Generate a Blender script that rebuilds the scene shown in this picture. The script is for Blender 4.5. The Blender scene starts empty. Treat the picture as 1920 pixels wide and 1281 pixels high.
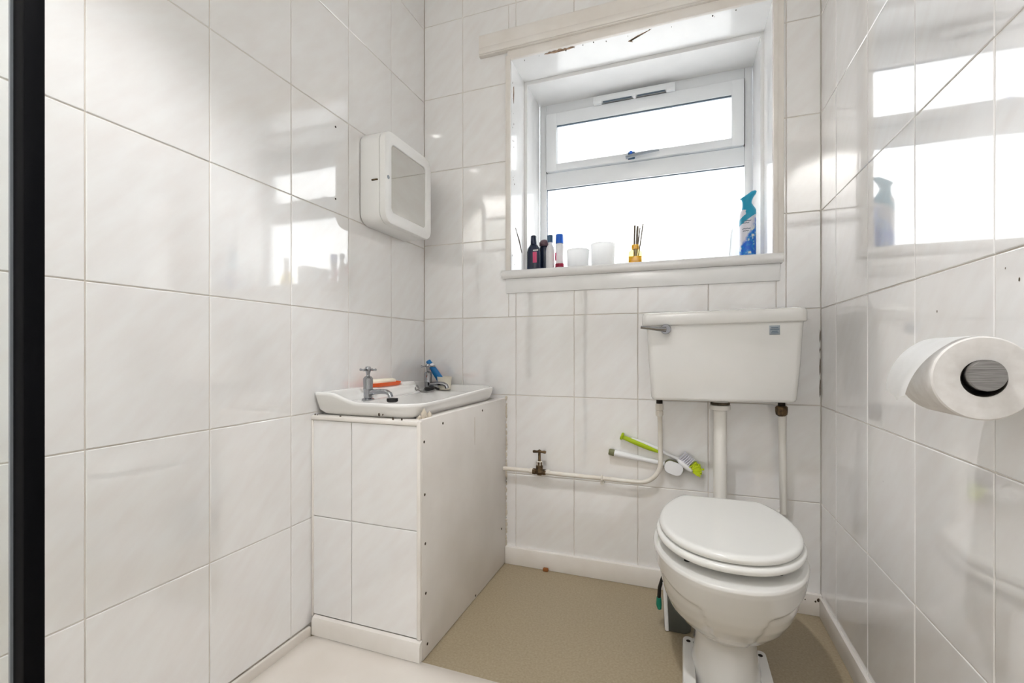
import bpy, bmesh, math, random
from mathutils import Vector, Matrix
random.seed(7)
S = bpy.context.scene
COL = S.collection
PI = math.pi

# ------------------------------------------------------------------ camera
cd = bpy.data.cameras.new('camera')
cam = bpy.data.objects.new('camera', cd); COL.objects.link(cam)
cd.sensor_fit = 'HORIZONTAL'; cd.sensor_width = 36.0
cd.lens = 36.0 * 859.25 / 1920
cd.shift_y = (660.5 - 640.5) / 1920
cd.clip_start = 0.01
cam.location = (1.0889, -1.8124, 0.888)
cam.rotation_euler = (PI / 2, 0, 0.352)
S.camera = cam

# ------------------------------------------------------------------ overcast sky
wd = bpy.data.worlds.new('overcast_sky'); S.world = wd; wd.use_nodes = True
bg = wd.node_tree.nodes['Background']
bg.inputs[0].default_value = (0.885, 0.95, 1.0, 1); bg.inputs[1].default_value = 6.8

# ------------------------------------------------------------------ exposure
DOWNLIGHT_W = 66.0
REAR_FILL_W = 105.0  # lamp added behind the view for bounce fill
S.cycles.max_bounces = 8; S.cycles.diffuse_bounces = 7; S.cycles.glossy_bounces = 4; S.cycles.transparent_max_bounces = 10
S.cycles.use_adaptive_sampling = True; S.cycles.adaptive_threshold = 0.16
S.view_settings.view_transform = 'Standard'; S.view_settings.look = 'None'
S.view_settings.exposure = 0.12; S.view_settings.gamma = 1.0
S.view_settings.use_curve_mapping = False

# ------------------------------------------------------------------ helpers
def lin(c):
    return tuple((v / 255 / 12.92) if v / 255 <= 0.04045 else ((v / 255 + 0.055) / 1.055) ** 2.4 for v in c) + (1.0,)

def mat(name, rgb, rough=0.5, metal=0.0, coat=0.0, ior=1.5, trans=0.0, emis=None, coat_ior=1.5):
    m = bpy.data.materials.new(name); m.use_nodes = True
    b = m.node_tree.nodes['Principled BSDF']
    b.inputs['Base Color'].default_value = lin(rgb)
    b.inputs['Roughness'].default_value = rough
    b.inputs['Metallic'].default_value = metal
    b.inputs['IOR'].default_value = ior
    b.inputs['Coat Weight'].default_value = coat
    b.inputs['Coat Roughness'].default_value = 0.04
    b.inputs['Coat IOR'].default_value = coat_ior
    b.inputs['Transmission Weight'].default_value = trans
    if emis:
        b.inputs['Emission Color'].default_value = lin(emis[0]); b.inputs['Emission Strength'].default_value = emis[1]
    return m

def nn(m, t, **kw):
    n = m.node_tree.nodes.new(t)
    for k, v in kw.items():
        setattr(n, k, v)
    return n

def ln(m, a, ao, b, bi):
    m.node_tree.links.new(a.outputs[ao], b.inputs[bi])

def mottle(m, c1, c2, scale=6.0, stretch=(1, 1, 1), rot=(0, 0, 0), bump=0.0, bscale=None, rnd=False, detail=5.0, lo=.35, hi=.65, bdist=.002):
    """noise-driven colour variation + relief on the principled material"""
    b = m.node_tree.nodes['Principled BSDF']
    tc = nn(m, 'ShaderNodeTexCoord'); mp = nn(m, 'ShaderNodeMapping', vector_type='TEXTURE' if rnd else 'POINT')
    mp.inputs['Scale'].default_value = stretch; mp.inputs['Rotation'].default_value = rot
    if rnd:
        oi = nn(m, 'ShaderNodeObjectInfo'); ml = nn(m, 'ShaderNodeMath', operation='MULTIPLY'); ml.inputs[1].default_value = 37.0
        ln(m, oi, 'Random', ml, 0)
        ad = nn(m, 'ShaderNodeVectorMath', operation='ADD')
        ln(m, tc, 'Object', ad, 0); ln(m, ml, 0, ad, 1); ln(m, ad, 0, mp, 'Vector')
    else:
        ln(m, tc, 'Object', mp, 'Vector')
    n = nn(m, 'ShaderNodeTexNoise'); n.inputs['Scale'].default_value = scale; n.inputs['Detail'].default_value = detail
    ln(m, mp, 0, n, 'Vector')
    r = nn(m, 'ShaderNodeValToRGB')
    r.color_ramp.elements[0].position = lo; r.color_ramp.elements[0].color = lin(c1)
    r.color_ramp.elements[1].position = hi; r.color_ramp.elements[1].color = lin(c2)
    ln(m, n, 'Fac', r, 'Fac'); ln(m, r, 'Color', b, 'Base Color')
    if bump:
        n2 = nn(m, 'ShaderNodeTexNoise'); n2.inputs['Scale'].default_value = bscale or scale; n2.inputs['Detail'].default_value = 1.0
        if rnd: ln(m, ad, 0, n2, 'Vector')
        else: ln(m, tc, 'Object', n2, 'Vector')
        bp = nn(m, 'ShaderNodeBump'); bp.inputs['Strength'].default_value = bump; bp.inputs['Distance'].default_value = bdist
        ln(m, n2, 'Fac', bp, 'Height'); ln(m, bp, 0, b, 'Normal'); ln(m, bp, 0, b, 'Coat Normal')
    return m

WL = {}
def empty(name, loc, label=None, cat=None, group=None):
    o = bpy.data.objects.new(name, None); COL.objects.link(o); o.location = loc
    o.empty_display_size = 0.05
    WL[o] = Vector(loc)
    if label: tag(o, label, cat, group)
    return o

def tag(o, label, cat=None, group=None):
    o['label'] = label
    if cat: o['category'] = cat
    if group: o['group'] = group
    return o

def struct(o):
    o['kind'] = 'structure'; return o

def mk(name, bm, m, parent=None, smooth=True, angle=35, norm=True):
    if norm: bmesh.ops.recalc_face_normals(bm, faces=bm.faces)
    me = bpy.data.meshes.new(name)
    xs = [v.co for v in bm.verts]
    lo = Vector([min(v[i] for v in xs) for i in range(3)]); hi = Vector([max(v[i] for v in xs) for i in range(3)])
    c = (lo + hi) / 2; c.z = lo.z
    bmesh.ops.translate(bm, verts=bm.verts, vec=-c)
    bm.to_mesh(me); bm.free()
    if smooth:
        me.shade_smooth(); me.set_sharp_from_angle(angle=math.radians(angle))
    me.materials.append(m)
    o = bpy.data.objects.new(name, me); COL.objects.link(o); o.location = c
    WL[o] = c
    if parent is not None:
        o.parent = parent; o.matrix_parent_inverse = Matrix.Translation(-WL[parent])
    return o

def nb(): return bmesh.new()

def box(x0, x1, y0, y1, z0, z1, bev=0.0, seg=2, bm=None):
    b = bm or nb()
    t = nb() if bm else b
    vs = [t.verts.new(p) for p in [(x0, y0, z0), (x1, y0, z0), (x1, y1, z0), (x0, y1, z0), (x0, y0, z1), (x1, y0, z1), (x1, y1, z1), (x0, y1, z1)]]
    for f in [(0, 3, 2, 1), (4, 5, 6, 7), (0, 1, 5, 4), (1, 2, 6, 5), (2, 3, 7, 6), (3, 0, 4, 7)]:
        t.faces.new([vs[i] for i in f])
    if bev: bmesh.ops.bevel(t, geom=t.edges[:], offset=bev, segments=seg, profile=.5, affect='EDGES')
    if bm:
        me = bpy.data.meshes.new('tmp'); t.to_mesh(me); t.free(); b.from_mesh(me); bpy.data.meshes.remove(me)
    return b

def loft(rings, cap0=True, cap1=True, closed=True, bm=None):
    b = bm or nb()
    R = [[b.verts.new(p) for p in r] for r in rings]
    n = len(rings[0])
    for i in range(len(R) - 1):
        for j in range(n if closed else n - 1):
            k = (j + 1) % n
            b.faces.new((R[i][j], R[i][k], R[i + 1][k], R[i + 1][j]))
    if cap0: b.faces.new(R[0][::-1])
    if cap1: b.faces.new(R[-1])
    return b

def lathe(prof, c=(0, 0, 0), n=24, axis='z', bm=None, sx=1.0, sy=1.0, cap=True):
    """prof: [(r, h)] along axis"""
    rings = []
    for r, h in prof:
        ring = []
        for k in range(n):
            a = 2 * PI * k / n
            u, v = max(r, 1e-5) * math.cos(a) * sx, max(r, 1e-5) * math.sin(a) * sy
            p = {'z': (u, v, h), 'y': (u, h, v), 'x': (h, u, v)}[axis]
            ring.append((c[0] + p[0], c[1] + p[1], c[2] + p[2]))
        rings.append(ring)
    return loft(rings, cap, cap, bm=bm)

def tube(pts, r, n=12, bm=None, cap=True, flat=1.0):
    pts = [Vector(p) for p in pts]
    rs = r if isinstance(r, (list, tuple)) else [r] * len(pts)
    rings = []; up = None
    for i, p in enumerate(pts):
        t = (pts[min(i + 1, len(pts) - 1)] - pts[max(i - 1, 0)]).normalized()
        if up is None:
            up = Vector((0, 0, 1)) if abs(t.z) < .9 else Vector((0, 1, 0))
        up = (up - t * up.dot(t)).normalized(); s = t.cross(up)
        rings.append([p + (up * math.cos(2 * PI * k / n) * flat + s * math.sin(2 * PI * k / n)) * rs[i] for k in range(n)])
    return loft(rings, cap, cap, bm=bm)

def arc(c, r, a0, a1, n, plane='xz'):
    out = []
    for i in range(n + 1):
        a = a0 + (a1 - a0) * i / n
        u, v = r * math.cos(a), r * math.sin(a)
        out.append({'xz': (c[0] + u, c[1], c[2] + v), 'xy': (c[0] + u, c[1] + v, c[2]), 'yz': (c[0], c[1] + u, c[2] + v)}[plane])
    return out

def rrect(w, h, r, n=6):
    """rounded rectangle outline centred on 0, list of (u, v)"""
    out = []
    for cx, cy, a0 in [(w / 2 - r, h / 2 - r, 0), (-w / 2 + r, h / 2 - r, PI / 2), (-w / 2 + r, -h / 2 + r, PI), (w / 2 - r, -h / 2 + r, 1.5 * PI)]:
        for i in range(n + 1):
            a = a0 + PI / 2 * i / n
            out.append((cx + r * math.cos(a), cy + r * math.sin(a)))
    return out

def sstep(a, b, x):
    t = min(1, max(0, (x - a) / (b - a))); return t * t * (3 - 2 * t)

# ------------------------------------------------------------------ materials
M = {}
M['tile'] = mottle(mat('glazed_cream_tile', (240, 239, 239), .10, coat=1.0, coat_ior=2.15, ior=1.5), (237, 234, 233), (242, 242, 242), 9.0,
                   (1.0, .3, 1.0), (0, 0, .8), bump=.14, bscale=4.5, rnd=True, detail=3.0, lo=.26, hi=.70, bdist=.0012)
M['grout'] = mottle(mat('grout', (196, 188, 176), .85), (205, 197, 187), (222, 217, 210), 14)
M['upvc'] = mat('white_upvc', (234, 237, 240), .28, coat=.4)
M['gloss'] = mottle(mat('white_gloss_paint', (232, 232, 231), .16, coat=.5), (236, 236, 236), (241, 241, 241), 8, bump=.12, bscale=30, bdist=.001)
M['cream_paint'] = mottle(mat('cream_gloss_paint', (222, 214, 204), .3), (229, 223, 216), (237, 233, 228), 7, bump=.1, bscale=40, bdist=.001)
M['panel_paint'] = mottle(mat('panel_paint', (218, 214, 207), .42), (226, 221, 216), (234, 230, 226), 5, bump=.1, bscale=60, bdist=.0006)
M['ceramic'] = mottle(mat('white_ceramic', (226, 224, 220), .09, coat=.6, coat_ior=1.55), (226, 225, 222), (230, 229, 227), 3)
M['seat'] = mat('seat_plastic', (234, 234, 231), .2, coat=.3)
M['cab'] = mat('cabinet_plastic', (244, 244, 243), .3, coat=.2)
M['chrome'] = mat('chrome', (165, 166, 170), .1, 1.0)
M['steel'] = mottle(mat('brushed_steel', (150, 148, 146), .32, 1.0), (135, 133, 132), (170, 168, 166), 40, (1, 1, 30))
M['brass'] = mottle(mat('tarnished_brass', (92, 74, 52), .45, .8), (62, 50, 38), (122, 100, 72), 60)
M['pipe'] = mottle(mat('painted_pipe', (226, 220, 210), .35), (220, 212, 200), (230, 226, 218), 20)
M['pvc'] = mat('white_plastic_pipe', (226, 223, 217), .35)
M['black'] = mat('black_metal_frame', (4, 5, 9), .6, ior=1.2)
M['rubber'] = mat('black_rubber', (16, 16, 16), .5)
M['dark'] = mat('dark_hole', (40, 32, 26), .9)
M['vinyl'] = mottle(mat('speckled_vinyl', (178, 164, 142), .5), (152, 138, 113), (172, 158, 133), 160, detail=3, lo=.25, hi=.75, bump=.06, bscale=300, bdist=.0004)
M['tray'] = mottle(mat('shower_tray_acrylic', (236, 231, 224), .22, coat=.3), (220, 212, 203), (228, 222, 215), 4)
M['ceil'] = mat('ceiling_paint', (238, 237, 234), .8)
M['plaster'] = mat('wall_paint', (226, 223, 218), .7)
M['mirror'] = mat('mirror', (215, 215, 212), .015, 1.0)
M['paper_shaded'] = mottle(mat('rolled_paper_shaded', (226, 224, 221), .95), (220, 217, 214), (230, 228, 226), 60)  # same paper as the loose sheet, darkened to paint in the roll's shade
M['paper'] = mottle(mat('toilet_paper_lit', (246, 246, 245), .95), (245, 245, 244), (249, 249, 249), 30, bump=.15, bscale=220, bdist=.0006)  # brighter copy of the roll's paper, light on the sheet painted in
M['wood'] = mottle(mat('bare_wood', (140, 110, 84), .8), (110, 82, 60), (170, 142, 116), 40)
M['gasket'] = mat('grey_gasket', (92, 108, 124), .5)
M['lime'] = mat('lime_plastic', (172, 196, 12), .35)
M['bristle'] = mat('lime_bristles', (196, 214, 30), .6)
M['whitebristle'] = mat('white_bristles', (226, 226, 236), .6)
M['whiteplas'] = mat('white_plastic', (236, 236, 238), .3)
M['olive'] = mat('olive_rubber', (116, 116, 82), .5)
M['orange'] = mat('orange_plastic', (244, 96, 14), .3)
M['soap'] = mat('cream_soap', (240, 234, 214), .4)
M['cup'] = mat('ivory_cup', (230, 224, 208), .3)
M['blue'] = mat('blue_tube', (22, 118, 186), .3)
M['navy'] = mat('navy_bottle', (24, 36, 62), .25)
M['plum'] = mat('plum_cap', (92, 66, 76), .3)
M['pink'] = mat('pink_label', (206, 72, 116), .4)
M['crimson'] = mat('crimson_band', (160, 16, 56), .4)
M['brightblue'] = mat('bright_blue_cap', (8, 98, 212), .3)
M['greyblue'] = mat('grey_blue_cap', (66, 98, 128), .4)
M['teal'] = mat('teal_plastic', (10, 150, 186), .3)
M['tealgreen'] = mat('teal_green_plastic', (14, 128, 104), .4)
M['silver'] = mat('silver_label', (150, 158, 166), .4, .3)
M['brown'] = mat('brown_debris', (150, 92, 40), .8)
M['amber'] = mat('amber_oil', (246, 188, 30), .1, ior=1.3)
M['reed'] = mat('grey_reed', (120, 110, 98), .8)
M['mould'] = mottle(mat('mould_stain', (60, 48, 36), .9), (44, 36, 28), (96, 80, 62), 90)
M['caulk'] = mat('old_sealant', (206, 196, 180), .6)

def thin_glass(name, tint, refl_rough, alpha):
    """clear-ish sheet: transparent body with a glossy coat (alpha = share that scatters white)"""
    m = bpy.data.materials.new(name); m.use_nodes = True
    nt = m.node_tree; nt.nodes.remove(nt.nodes['Principled BSDF']); out = nt.nodes['Material Output']
    tr = nn(m, 'ShaderNodeBsdfTransparent'); tr.inputs[0].default_value = lin(tint)
    tl = nn(m, 'ShaderNodeBsdfTranslucent'); tl.inputs[0].default_value = lin(tint)
    mx = nn(m, 'ShaderNodeMixShader'); mx.inputs[0].default_value = alpha
    ln(m, tr, 0, mx, 1); ln(m, tl, 0, mx, 2)
    gl = nn(m, 'ShaderNodeBsdfGlossy'); gl.inputs['Roughness'].default_value = refl_rough
    fr = nn(m, 'ShaderNodeFresnel'); fr.inputs['IOR'].default_value = 1.45
    mx2 = nn(m, 'ShaderNodeMixShader')
    ge = nn(m, 'ShaderNodeNewGeometry'); inv = nn(m, 'ShaderNodeMath', operation='SUBTRACT'); inv.inputs[0].default_value = 1.0
    ln(m, ge, 'Backfacing', inv, 1)
    fm = nn(m, 'ShaderNodeMath', operation='MULTIPLY'); ln(m, fr, 0, fm, 0); ln(m, inv, 0, fm, 1)   # only the outer face mirrors
    ln(m, fm, 0, mx2, 0); ln(m, mx, 0, mx2, 1); ln(m, gl, 0, mx2, 2); ln(m, mx2, 0, out, 'Surface')
    return m
M['frost'] = thin_glass('frosted_glass', (214, 212, 210), .35, .45)
M['clear'] = thin_glass('clear_shower_glass', (250, 252, 251), .02, .02)
def milky(name, rgb, share):
    m = mat(name, rgb, .35); nt = m.node_tree; b = nt.nodes['Principled BSDF']; out = nt.nodes['Material Output']
    tl = nn(m, 'ShaderNodeBsdfTranslucent'); tl.inputs[0].default_value = lin(rgb)
    mx = nn(m, 'ShaderNodeMixShader'); mx.inputs[0].default_value = share
    ln(m, b, 0, mx, 1); ln(m, tl, 0, mx, 2); ln(m, mx, 0, out, 'Surface'); return m
M['milky'] = milky('milky_plastic', (246, 246, 246), .55)
M['film'] = thin_glass('clear_film', (222, 223, 224), .06, .35)
M['milkytub'] = thin_glass('clear_tub_plastic', (214, 216, 214), .15, .45)
M['jar'] = thin_glass('jar_glass', (250, 246, 224), .03, .1)

# ================================================================== the setting
W, YF, H = 1.535, -2.62, 2.62
TH = 0.0022
wall_left = struct(mk('wall_left', box(-.12, -TH, YF - .1, .45, -.05, H), M['grout'], smooth=False))
wall_right = struct(mk('wall_right', box(W + TH, W + .12, YF - .1, .45, -.05, H), M['grout'], smooth=False))
OX0, OX1, OZ0, OZ1 = .42, 1.39, 1.195, 2.12            # window opening
b = box(-.12, OX0 - .012, TH, .45, -.05, H)
box(OX1 + .012, W + .12, TH, .45, -.05, H, bm=b); box(OX0 - .012, OX1 + .012, TH, .45, -.05, OZ0 - .0, bm=b); box(OX0 - .012, OX1 + .012, TH, .45, OZ1 + .012, H, bm=b)
wall_back = struct(mk('wall_back', b, M['grout'], smooth=False))
b = box(-.12, .36, YF - .1, YF, -.05, H); box(1.18, W + .12, YF - .1, YF, -.05, H, bm=b); box(.36, 1.18, YF - .1, YF, 2.02, H, bm=b)
wall_front = struct(mk('wall_front', b, M['plaster'], smooth=False))
ceiling = struct(mk('ceiling', box(-.12, W + .12, YF - .1, .45, H, H + .1), M['ceil'], smooth=False))
floor = struct(mk('floor', box(-.12, W + .12, YF - .1, .45, -.1, 0), M['vinyl'], smooth=False))
# door behind the camera, 
door = struct(empty('door_1', (.77, YF, 0)))
mk('door_leaf', box(.40, 1.14, YF - .06, YF - .02, .008, 1.98, .003), M['gloss'], door)
b = box(.36, .40, YF - .08, YF + .012, 0, 2.02); box(1.14, 1.18, YF - .08, YF + .012, 0, 2.02, bm=b); box(.40, 1.14, YF - .08, YF + .012, 1.98, 2.02, bm=b)
mk('door_frame', b, M['gloss'], door, smooth=False)
for z0, z1 in ((.18, .9), (1.08, 1.82)):
    for x0, x1 in ((.48, .73), (.81, 1.06)):
        mk('panel', box(x0, x1, YF - .024, YF - .014, z0, z1, .006), M['gloss'], door)
mk('door_handle', tube([(1.09, YF - .02, 1.0), (1.09, YF + .035, 1.0), (1.07, YF + .045, 1.0), (.98, YF + .045, 1.0)], .009), M['chrome'], door)

# ---- tiles: every tile a bevelled piece of its own
TILE = {}
def tile_mesh(w, h):
    k = (round(w, 4), round(h, 4))
    if k in TILE: return TILE[k]
    b = nb(); d = .007; e = .0016; q = .0011
    def ring(ix, z): return [b.verts.new((sx * (w / 2 - ix), sy * (h / 2 - ix), z)) for sx, sy in ((-1, -1), (1, -1), (1, 1), (-1, 1))]
    r0, r1, r2 = ring(0, -d), ring(0, -q), ring(e, 0)
    for A, B in ((r0, r1), (r1, r2)):
        for i in range(4): b.faces.new((A[i], A[(i + 1) % 4], B[(i + 1) % 4], B[i]))
    b.faces.new(r2); b.faces.new(r0[::-1])
    me = bpy.data.meshes.new('tile'); b.to_mesh(me); b.free(); me.materials.append(M['tile']); TILE[k] = me
    return me
GAP = .0024
def tile(parent, wall, u0, u1, z0, z1, off=0.0):
    w, h = u1 - u0 - GAP, z1 - z0 - GAP
    if w < .006 or h < .006: return
    o = bpy.data.objects.new('tile', tile_mesh(w, h)); COL.objects.link(o)
    uc, zc = (u0 + u1) / 2, (z0 + z1) / 2
    j = lambda: random.gauss(0, .0011)
    if wall == 'left':      # faces +x, u = y
        X, Y, Z, loc = Vector((0, 1, 0)), Vector((0, 0, 1)), Vector((1, 0, 0)), (off, uc, zc)
    elif wall == 'right':   # faces -x
        X, Y, Z, loc = Vector((0, -1, 0)), Vector((0, 0, 1)), Vector((-1, 0, 0)), (W - off, uc, zc)
    else:                   # faces -y, u = x
        X, Y, Z, loc = Vector((1, 0, 0)), Vector((0, 0, 1)), Vector((0, -1, 0)), (uc, -off, zc)
    R = Matrix((X, Y, Z)).transposed() @ Matrix.Rotation(j(), 3, 'X') @ Matrix.Rotation(j(), 3, 'Y')
    o.parent = parent; o.matrix_parent_inverse = Matrix.Translation(-WL[parent])
    o.location = loc; o.rotation_euler = R.to_euler()
    return o
def cuts(a, b, start, step):
    """joint positions from a to b at start + k * step"""
    k = math.ceil((a - start) / step + 1e-6); out = [a]
    while start + k * step < b - 1e-4:
        if start + k * step > a + 1e-4: out.append(start + k * step)
        k += 1
    return out + [b]
HT = .33
zl = cuts(.037, H - .001, .037, HT); yl = cuts(YF, -.0, -.0, .2521)
for i in range(len(yl) - 1):
    for k in range(len(zl) - 1): tile(wall_left, 'left', yl[i], yl[i + 1], zl[k], zl[k + 1])
zr = cuts(.046, H - .001, .0457, HT); yr = cuts(YF, -.0, -.1589, .2503)
for i in range(len(yr) - 1):
    for k in range(len(zr) - 1): tile(wall_right, 'right', yr[i], yr[i + 1], zr[k], zr[k + 1])
zb = cuts(.048, H - .001, 1.0369, HT); xb = cuts(.0, W, .1926, .2479)
BX0, BX1, BZ0, BZ1 = .408, 1.402, 1.16, 2.14           # tiles stop at the window
for i in range(len(xb) - 1):
    for k in range(len(zb) - 1):
        x0, x1, z0, z1 = xb[i], xb[i + 1], zb[k], zb[k + 1]
        if x1 <= BX0 + .001 or x0 >= BX1 - .001 or z1 <= BZ0 or z0 >= BZ1:
            tile(wall_back, 'back', x0, x1, z0, z1); continue
        if x0 < BX0: tile(wall_back, 'back', x0, BX0, z0, z1)
        if x1 > BX1: tile(wall_back, 'back', BX1, x1, z0, z1)
        cx0, cx1 = max(x0, BX0), min(x1, BX1)
        if z0 < BZ0: tile(wall_back, 'back', cx0, cx1, z0, BZ0)
        if z1 > BZ1: tile(wall_back, 'back', cx0, cx1, BZ1, z1)

# ---- skirting
bb = struct(mk('baseboard_back', box(.397, W - .0005, -.016, .002, 0, .072, .003), M['cream_paint'], smooth=True))
br = struct(mk('baseboard_right', box(W - .009, W + .002, YF, -.0165, 0, .066, .002), M['cream_paint'], smooth=True))
def flake(name, pts, axis, lvl, m, parent, th=.0012):
    """ragged patch; axis = facing, lvl = plane position"""
    b = nb(); rings = []
    for d in (0, th):
        rr = []
        for u, v in pts:
            rr.append({'y': (u, lvl - d, v), 'x': (lvl + d, u, v), 'z': (u, v, lvl - d)}[axis])
        rings.append(rr)
    loft(rings, bm=b); return mk(name, b, m, parent, False)
def ragged(u0, u1, v0, v1, n=14, seed=1, amp=.35):
    rd = random.Random(seed); top, bot = [], []
    for i in range(n + 1):
        t = i / n; e = math.sin(PI * t) ** .6; mid = v0 + (v1 - v0) * t
        top.append((u0 + (u1 - u0) * t, mid + e * .006 * rd.uniform(1 - amp, 1 + amp)))
        bot.append((u0 + (u1 - u0) * t, mid - e * .009 * rd.uniform(1 - 2 * amp, 1 + 2 * amp)))
    return bot + top[::-1]
# mouldy sealant in the right corner and beside the boxing
def blobs(name, pts, m, parent, r, axis, flat=.3):
    b = nb()
    for p in pts:
        rr = r * random.uniform(.5, 1.3)
        t = Matrix.Translation(p) @ Matrix.Diagonal((rr * (flat if axis == 'x' else random.uniform(.6, 1.2)), rr * (flat if axis == 'y' else random.uniform(.6, 1.2)), rr * random.uniform(.8, 2.2), 1))
        bmesh.ops.create_icosphere(b, subdivisions=1, radius=1.0, matrix=t)
    return mk(name, b, m, parent)
for z0, z1 in ((.735, .80), (.81, .87), (.885, .905), (.92, .965)):
    flake('mould_stain', [(W - .0042, z0), (W - .0018, z0 + .01), (W - .0015, z1 - .008), (W - .003, z1), (W - .0045, (z0 + z1) / 2)], 'y', .0, M['mould'], wall_right, .0008)
for x, z in ((W - .012, .056), (W - .02, .05), (W - .05, .052), (W - .004, .03)): blobs('mould_stain', [(x, -.0163, z)], M['mould'], bb, .0042, 'y')
blobs('tile_chip', [(W, -.7449, .9635), (W, -.9347, 1.0108), (W, -.9639, .9901), (W, -.4482, .6421), (W, -.505, .585)], M['mould'], wall_right, .0022, 'x', .15)
for z in (1.646, 1.4038):
    mk('screw_hole', lathe([(.0034, -.001), (.0034, .0008)], (0, -.5701, z), 10, 'x'), M['dark'], wall_left)

# ================================================================== window
win = struct(empty('window_1', (.905, .2, OZ0)))
# wooden lining of the deep reveal
mk('reveal_board', box(OX0 - .012, OX0, -.002, .42, 1.20, OZ1 + .012), M['gloss'], win, False)
mk('reveal_board', box(OX1, OX1 + .012, -.002, .42, 1.20, OZ1 + .012), M['gloss'], win, False)
mk('reveal_board', box(OX0, OX1, -.002, .42, OZ1, OZ1 + .012), M['gloss'], win, False)
# old timber stop, a small step in the reveal
b = box(OX0, OX0 + .014, .172, .37, 1.225, OZ1); box(OX1 - .012, OX1, .172, .37, 1.225, OZ1, bm=b); box(OX0 + .014, OX1 - .012, .172, .37, OZ1 - .016, OZ1, bm=b)
mk('timber_stop', b, M['gloss'], win, False)
# beads and casings on the room side
mk('bead', box(.397, OX0 - .001, -.011, .004, 1.228, 2.135, .003), M['cream_paint'], win)
mk('casing', box(OX1 + .001, 1.4245, -.009, .004, 1.200, 2.20, .002), M['cream_paint'], win)
mk('casing_bead', box(OX1 + .001, OX1 + .016, -.013, -.0085, 1.228, 2.20, .0015), M['cream_paint'], win)
mk('head_bead', box(.405, OX1 + .01, -.010, .004, OZ1 - .001, 2.156, .003), M['cream_paint'], win)
hb = mk('head_board', box(.278, 1.47, -.020, .004, 2.154, 2.243, .004), M['cream_paint'], win)
mk('head_moulding', box(.281, 1.468, -.026, -.018, 2.158, 2.186, .004), M['cream_paint'], win)
# sill with rounded nose, apron below
prof = [(.42, 1.195), (-.018, 1.195)] + [(-.018 + .0175 * math.cos(a), 1.2125 + .0175 * math.sin(a)) for a in [(-PI / 2 - PI * i / 8) for i in range(9)]] + [(.42, 1.230)]
sill = mk('window_sill', loft([[(x, y, z) for y, z in prof] for x in (.387, 1.4185)]), M['gloss'], win, angle=30)
mk('apron', box(.400, 1.412, -.013, .003, 1.135, 1.195, .002), M['gloss'], win)
mk('screw', lathe([(.004, -.016), (.004, -.0135)], (1.409, 0, 1.199), 10, 'y'), M['dark'], win)
# uPVC frame
FY = .37
fr = nb()
for a in [(.434, .468, 1.228, 2.112), (1.347, 1.379, 1.228, 2.112)]: box(a[0], a[1], FY, FY + .05, a[2], a[3], .004, bm=fr)
box(.468, 1.347, FY, FY + .05, 2.055, 2.112, .004, bm=fr); box(.468, 1.347, FY, FY + .05, 1.690, 1.768, .004, bm=fr); box(.468, 1.347, FY, FY + .05, 1.228, 1.29, .004, bm=fr)
mk('window_frame', fr, M['upvc'], win)
sash = nb(); SY = FY - .016
for a in [(.4705, .5237, 1.771, 2.0525), (1.295, 1.3445, 1.771, 2.0525), (.52, 1.30, 1.992, 2.0525), (.52, 1.30, 1.771, 1.806)]:
    box(a[0], a[1], SY, SY + .05, a[2], a[3], .004, bm=sash)
so = mk('opening_sash', sash, M['upvc'], win)
mk('gasket', box(.522, 1.297, SY + .006, SY + .012, 1.986, 1.993), M['gasket'], so, False)
mk('gasket', box(.5225, .5245, SY + .008, SY + .012, 1.806, 1.992), M['gasket'], so, False)
mk('pane', box(.515, 1.303, SY + .014, SY + .018, 1.80, 1.998), M['frost'], so, False)
lp = mk('lower_pane', box(.462, 1.353, FY + .014, FY + .018, 1.28, 1.70), M['frost'], win, False)
mk('gasket', box(.468, 1.347, FY + .008, FY + .0135, 1.6865, 1.691), M['gasket'], lp, False)
mk('gasket', box(.4675, .471, FY + .008, FY + .0135, 1.29, 1.69), M['gasket'], lp, False)
gl = nb(); box(.4695, .4705, SY + .008, SY + .03, 1.77, 2.053, bm=gl); box(1.3448, 1.346, SY + .008, SY + .03, 1.77, 2.053, bm=gl); box(.47, 1.346, SY + .008, SY + .03, 2.0526, 2.0545, bm=gl)
mk('sash_gap', gl, M['dark'], so, False)
vt = mk('trickle_vent', box(.705, 1.068, FY - .030, FY - .001, 2.058, 2.088, .004), M['upvc'], win)
mk('vent_clip', box(.705, .745, FY - .034, FY - .012, 2.050, 2.066, .003), M['upvc'], vt)
mk('vent_clip', box(1.03, 1.068, FY - .034, FY - .012, 2.050, 2.066, .003), M['upvc'], vt)
mk('vent_clip', box(.885, .90, FY - .034, FY - .012, 2.050, 2.066, .003), M['upvc'], vt)
for x0, x1 in ((.75, .88), (.905, 1.025)): mk('vent_slot', box(x0, x1, FY - .0315, FY - .02, 2.0562, 2.0582), M['gasket'], vt, False)
hd = mk('window_handle', box(.862, .894, SY - .012, SY, 1.772, 1.806, .004), M['greyblue'], so)
mk('lever', tube([(.855, SY - .02, 1.779), (.90, SY - .024, 1.783), (.96, SY - .026, 1.788), (1.0, SY - .024, 1.789)], [.008, .008, .006, .004], 10), M['silver'], hd)
mk('key_button', lathe([(.007, SY - .026), (.008, SY - .012)], (.878, 0, 1.797), 12, 'y'), M['brightblue'], hd)
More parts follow.
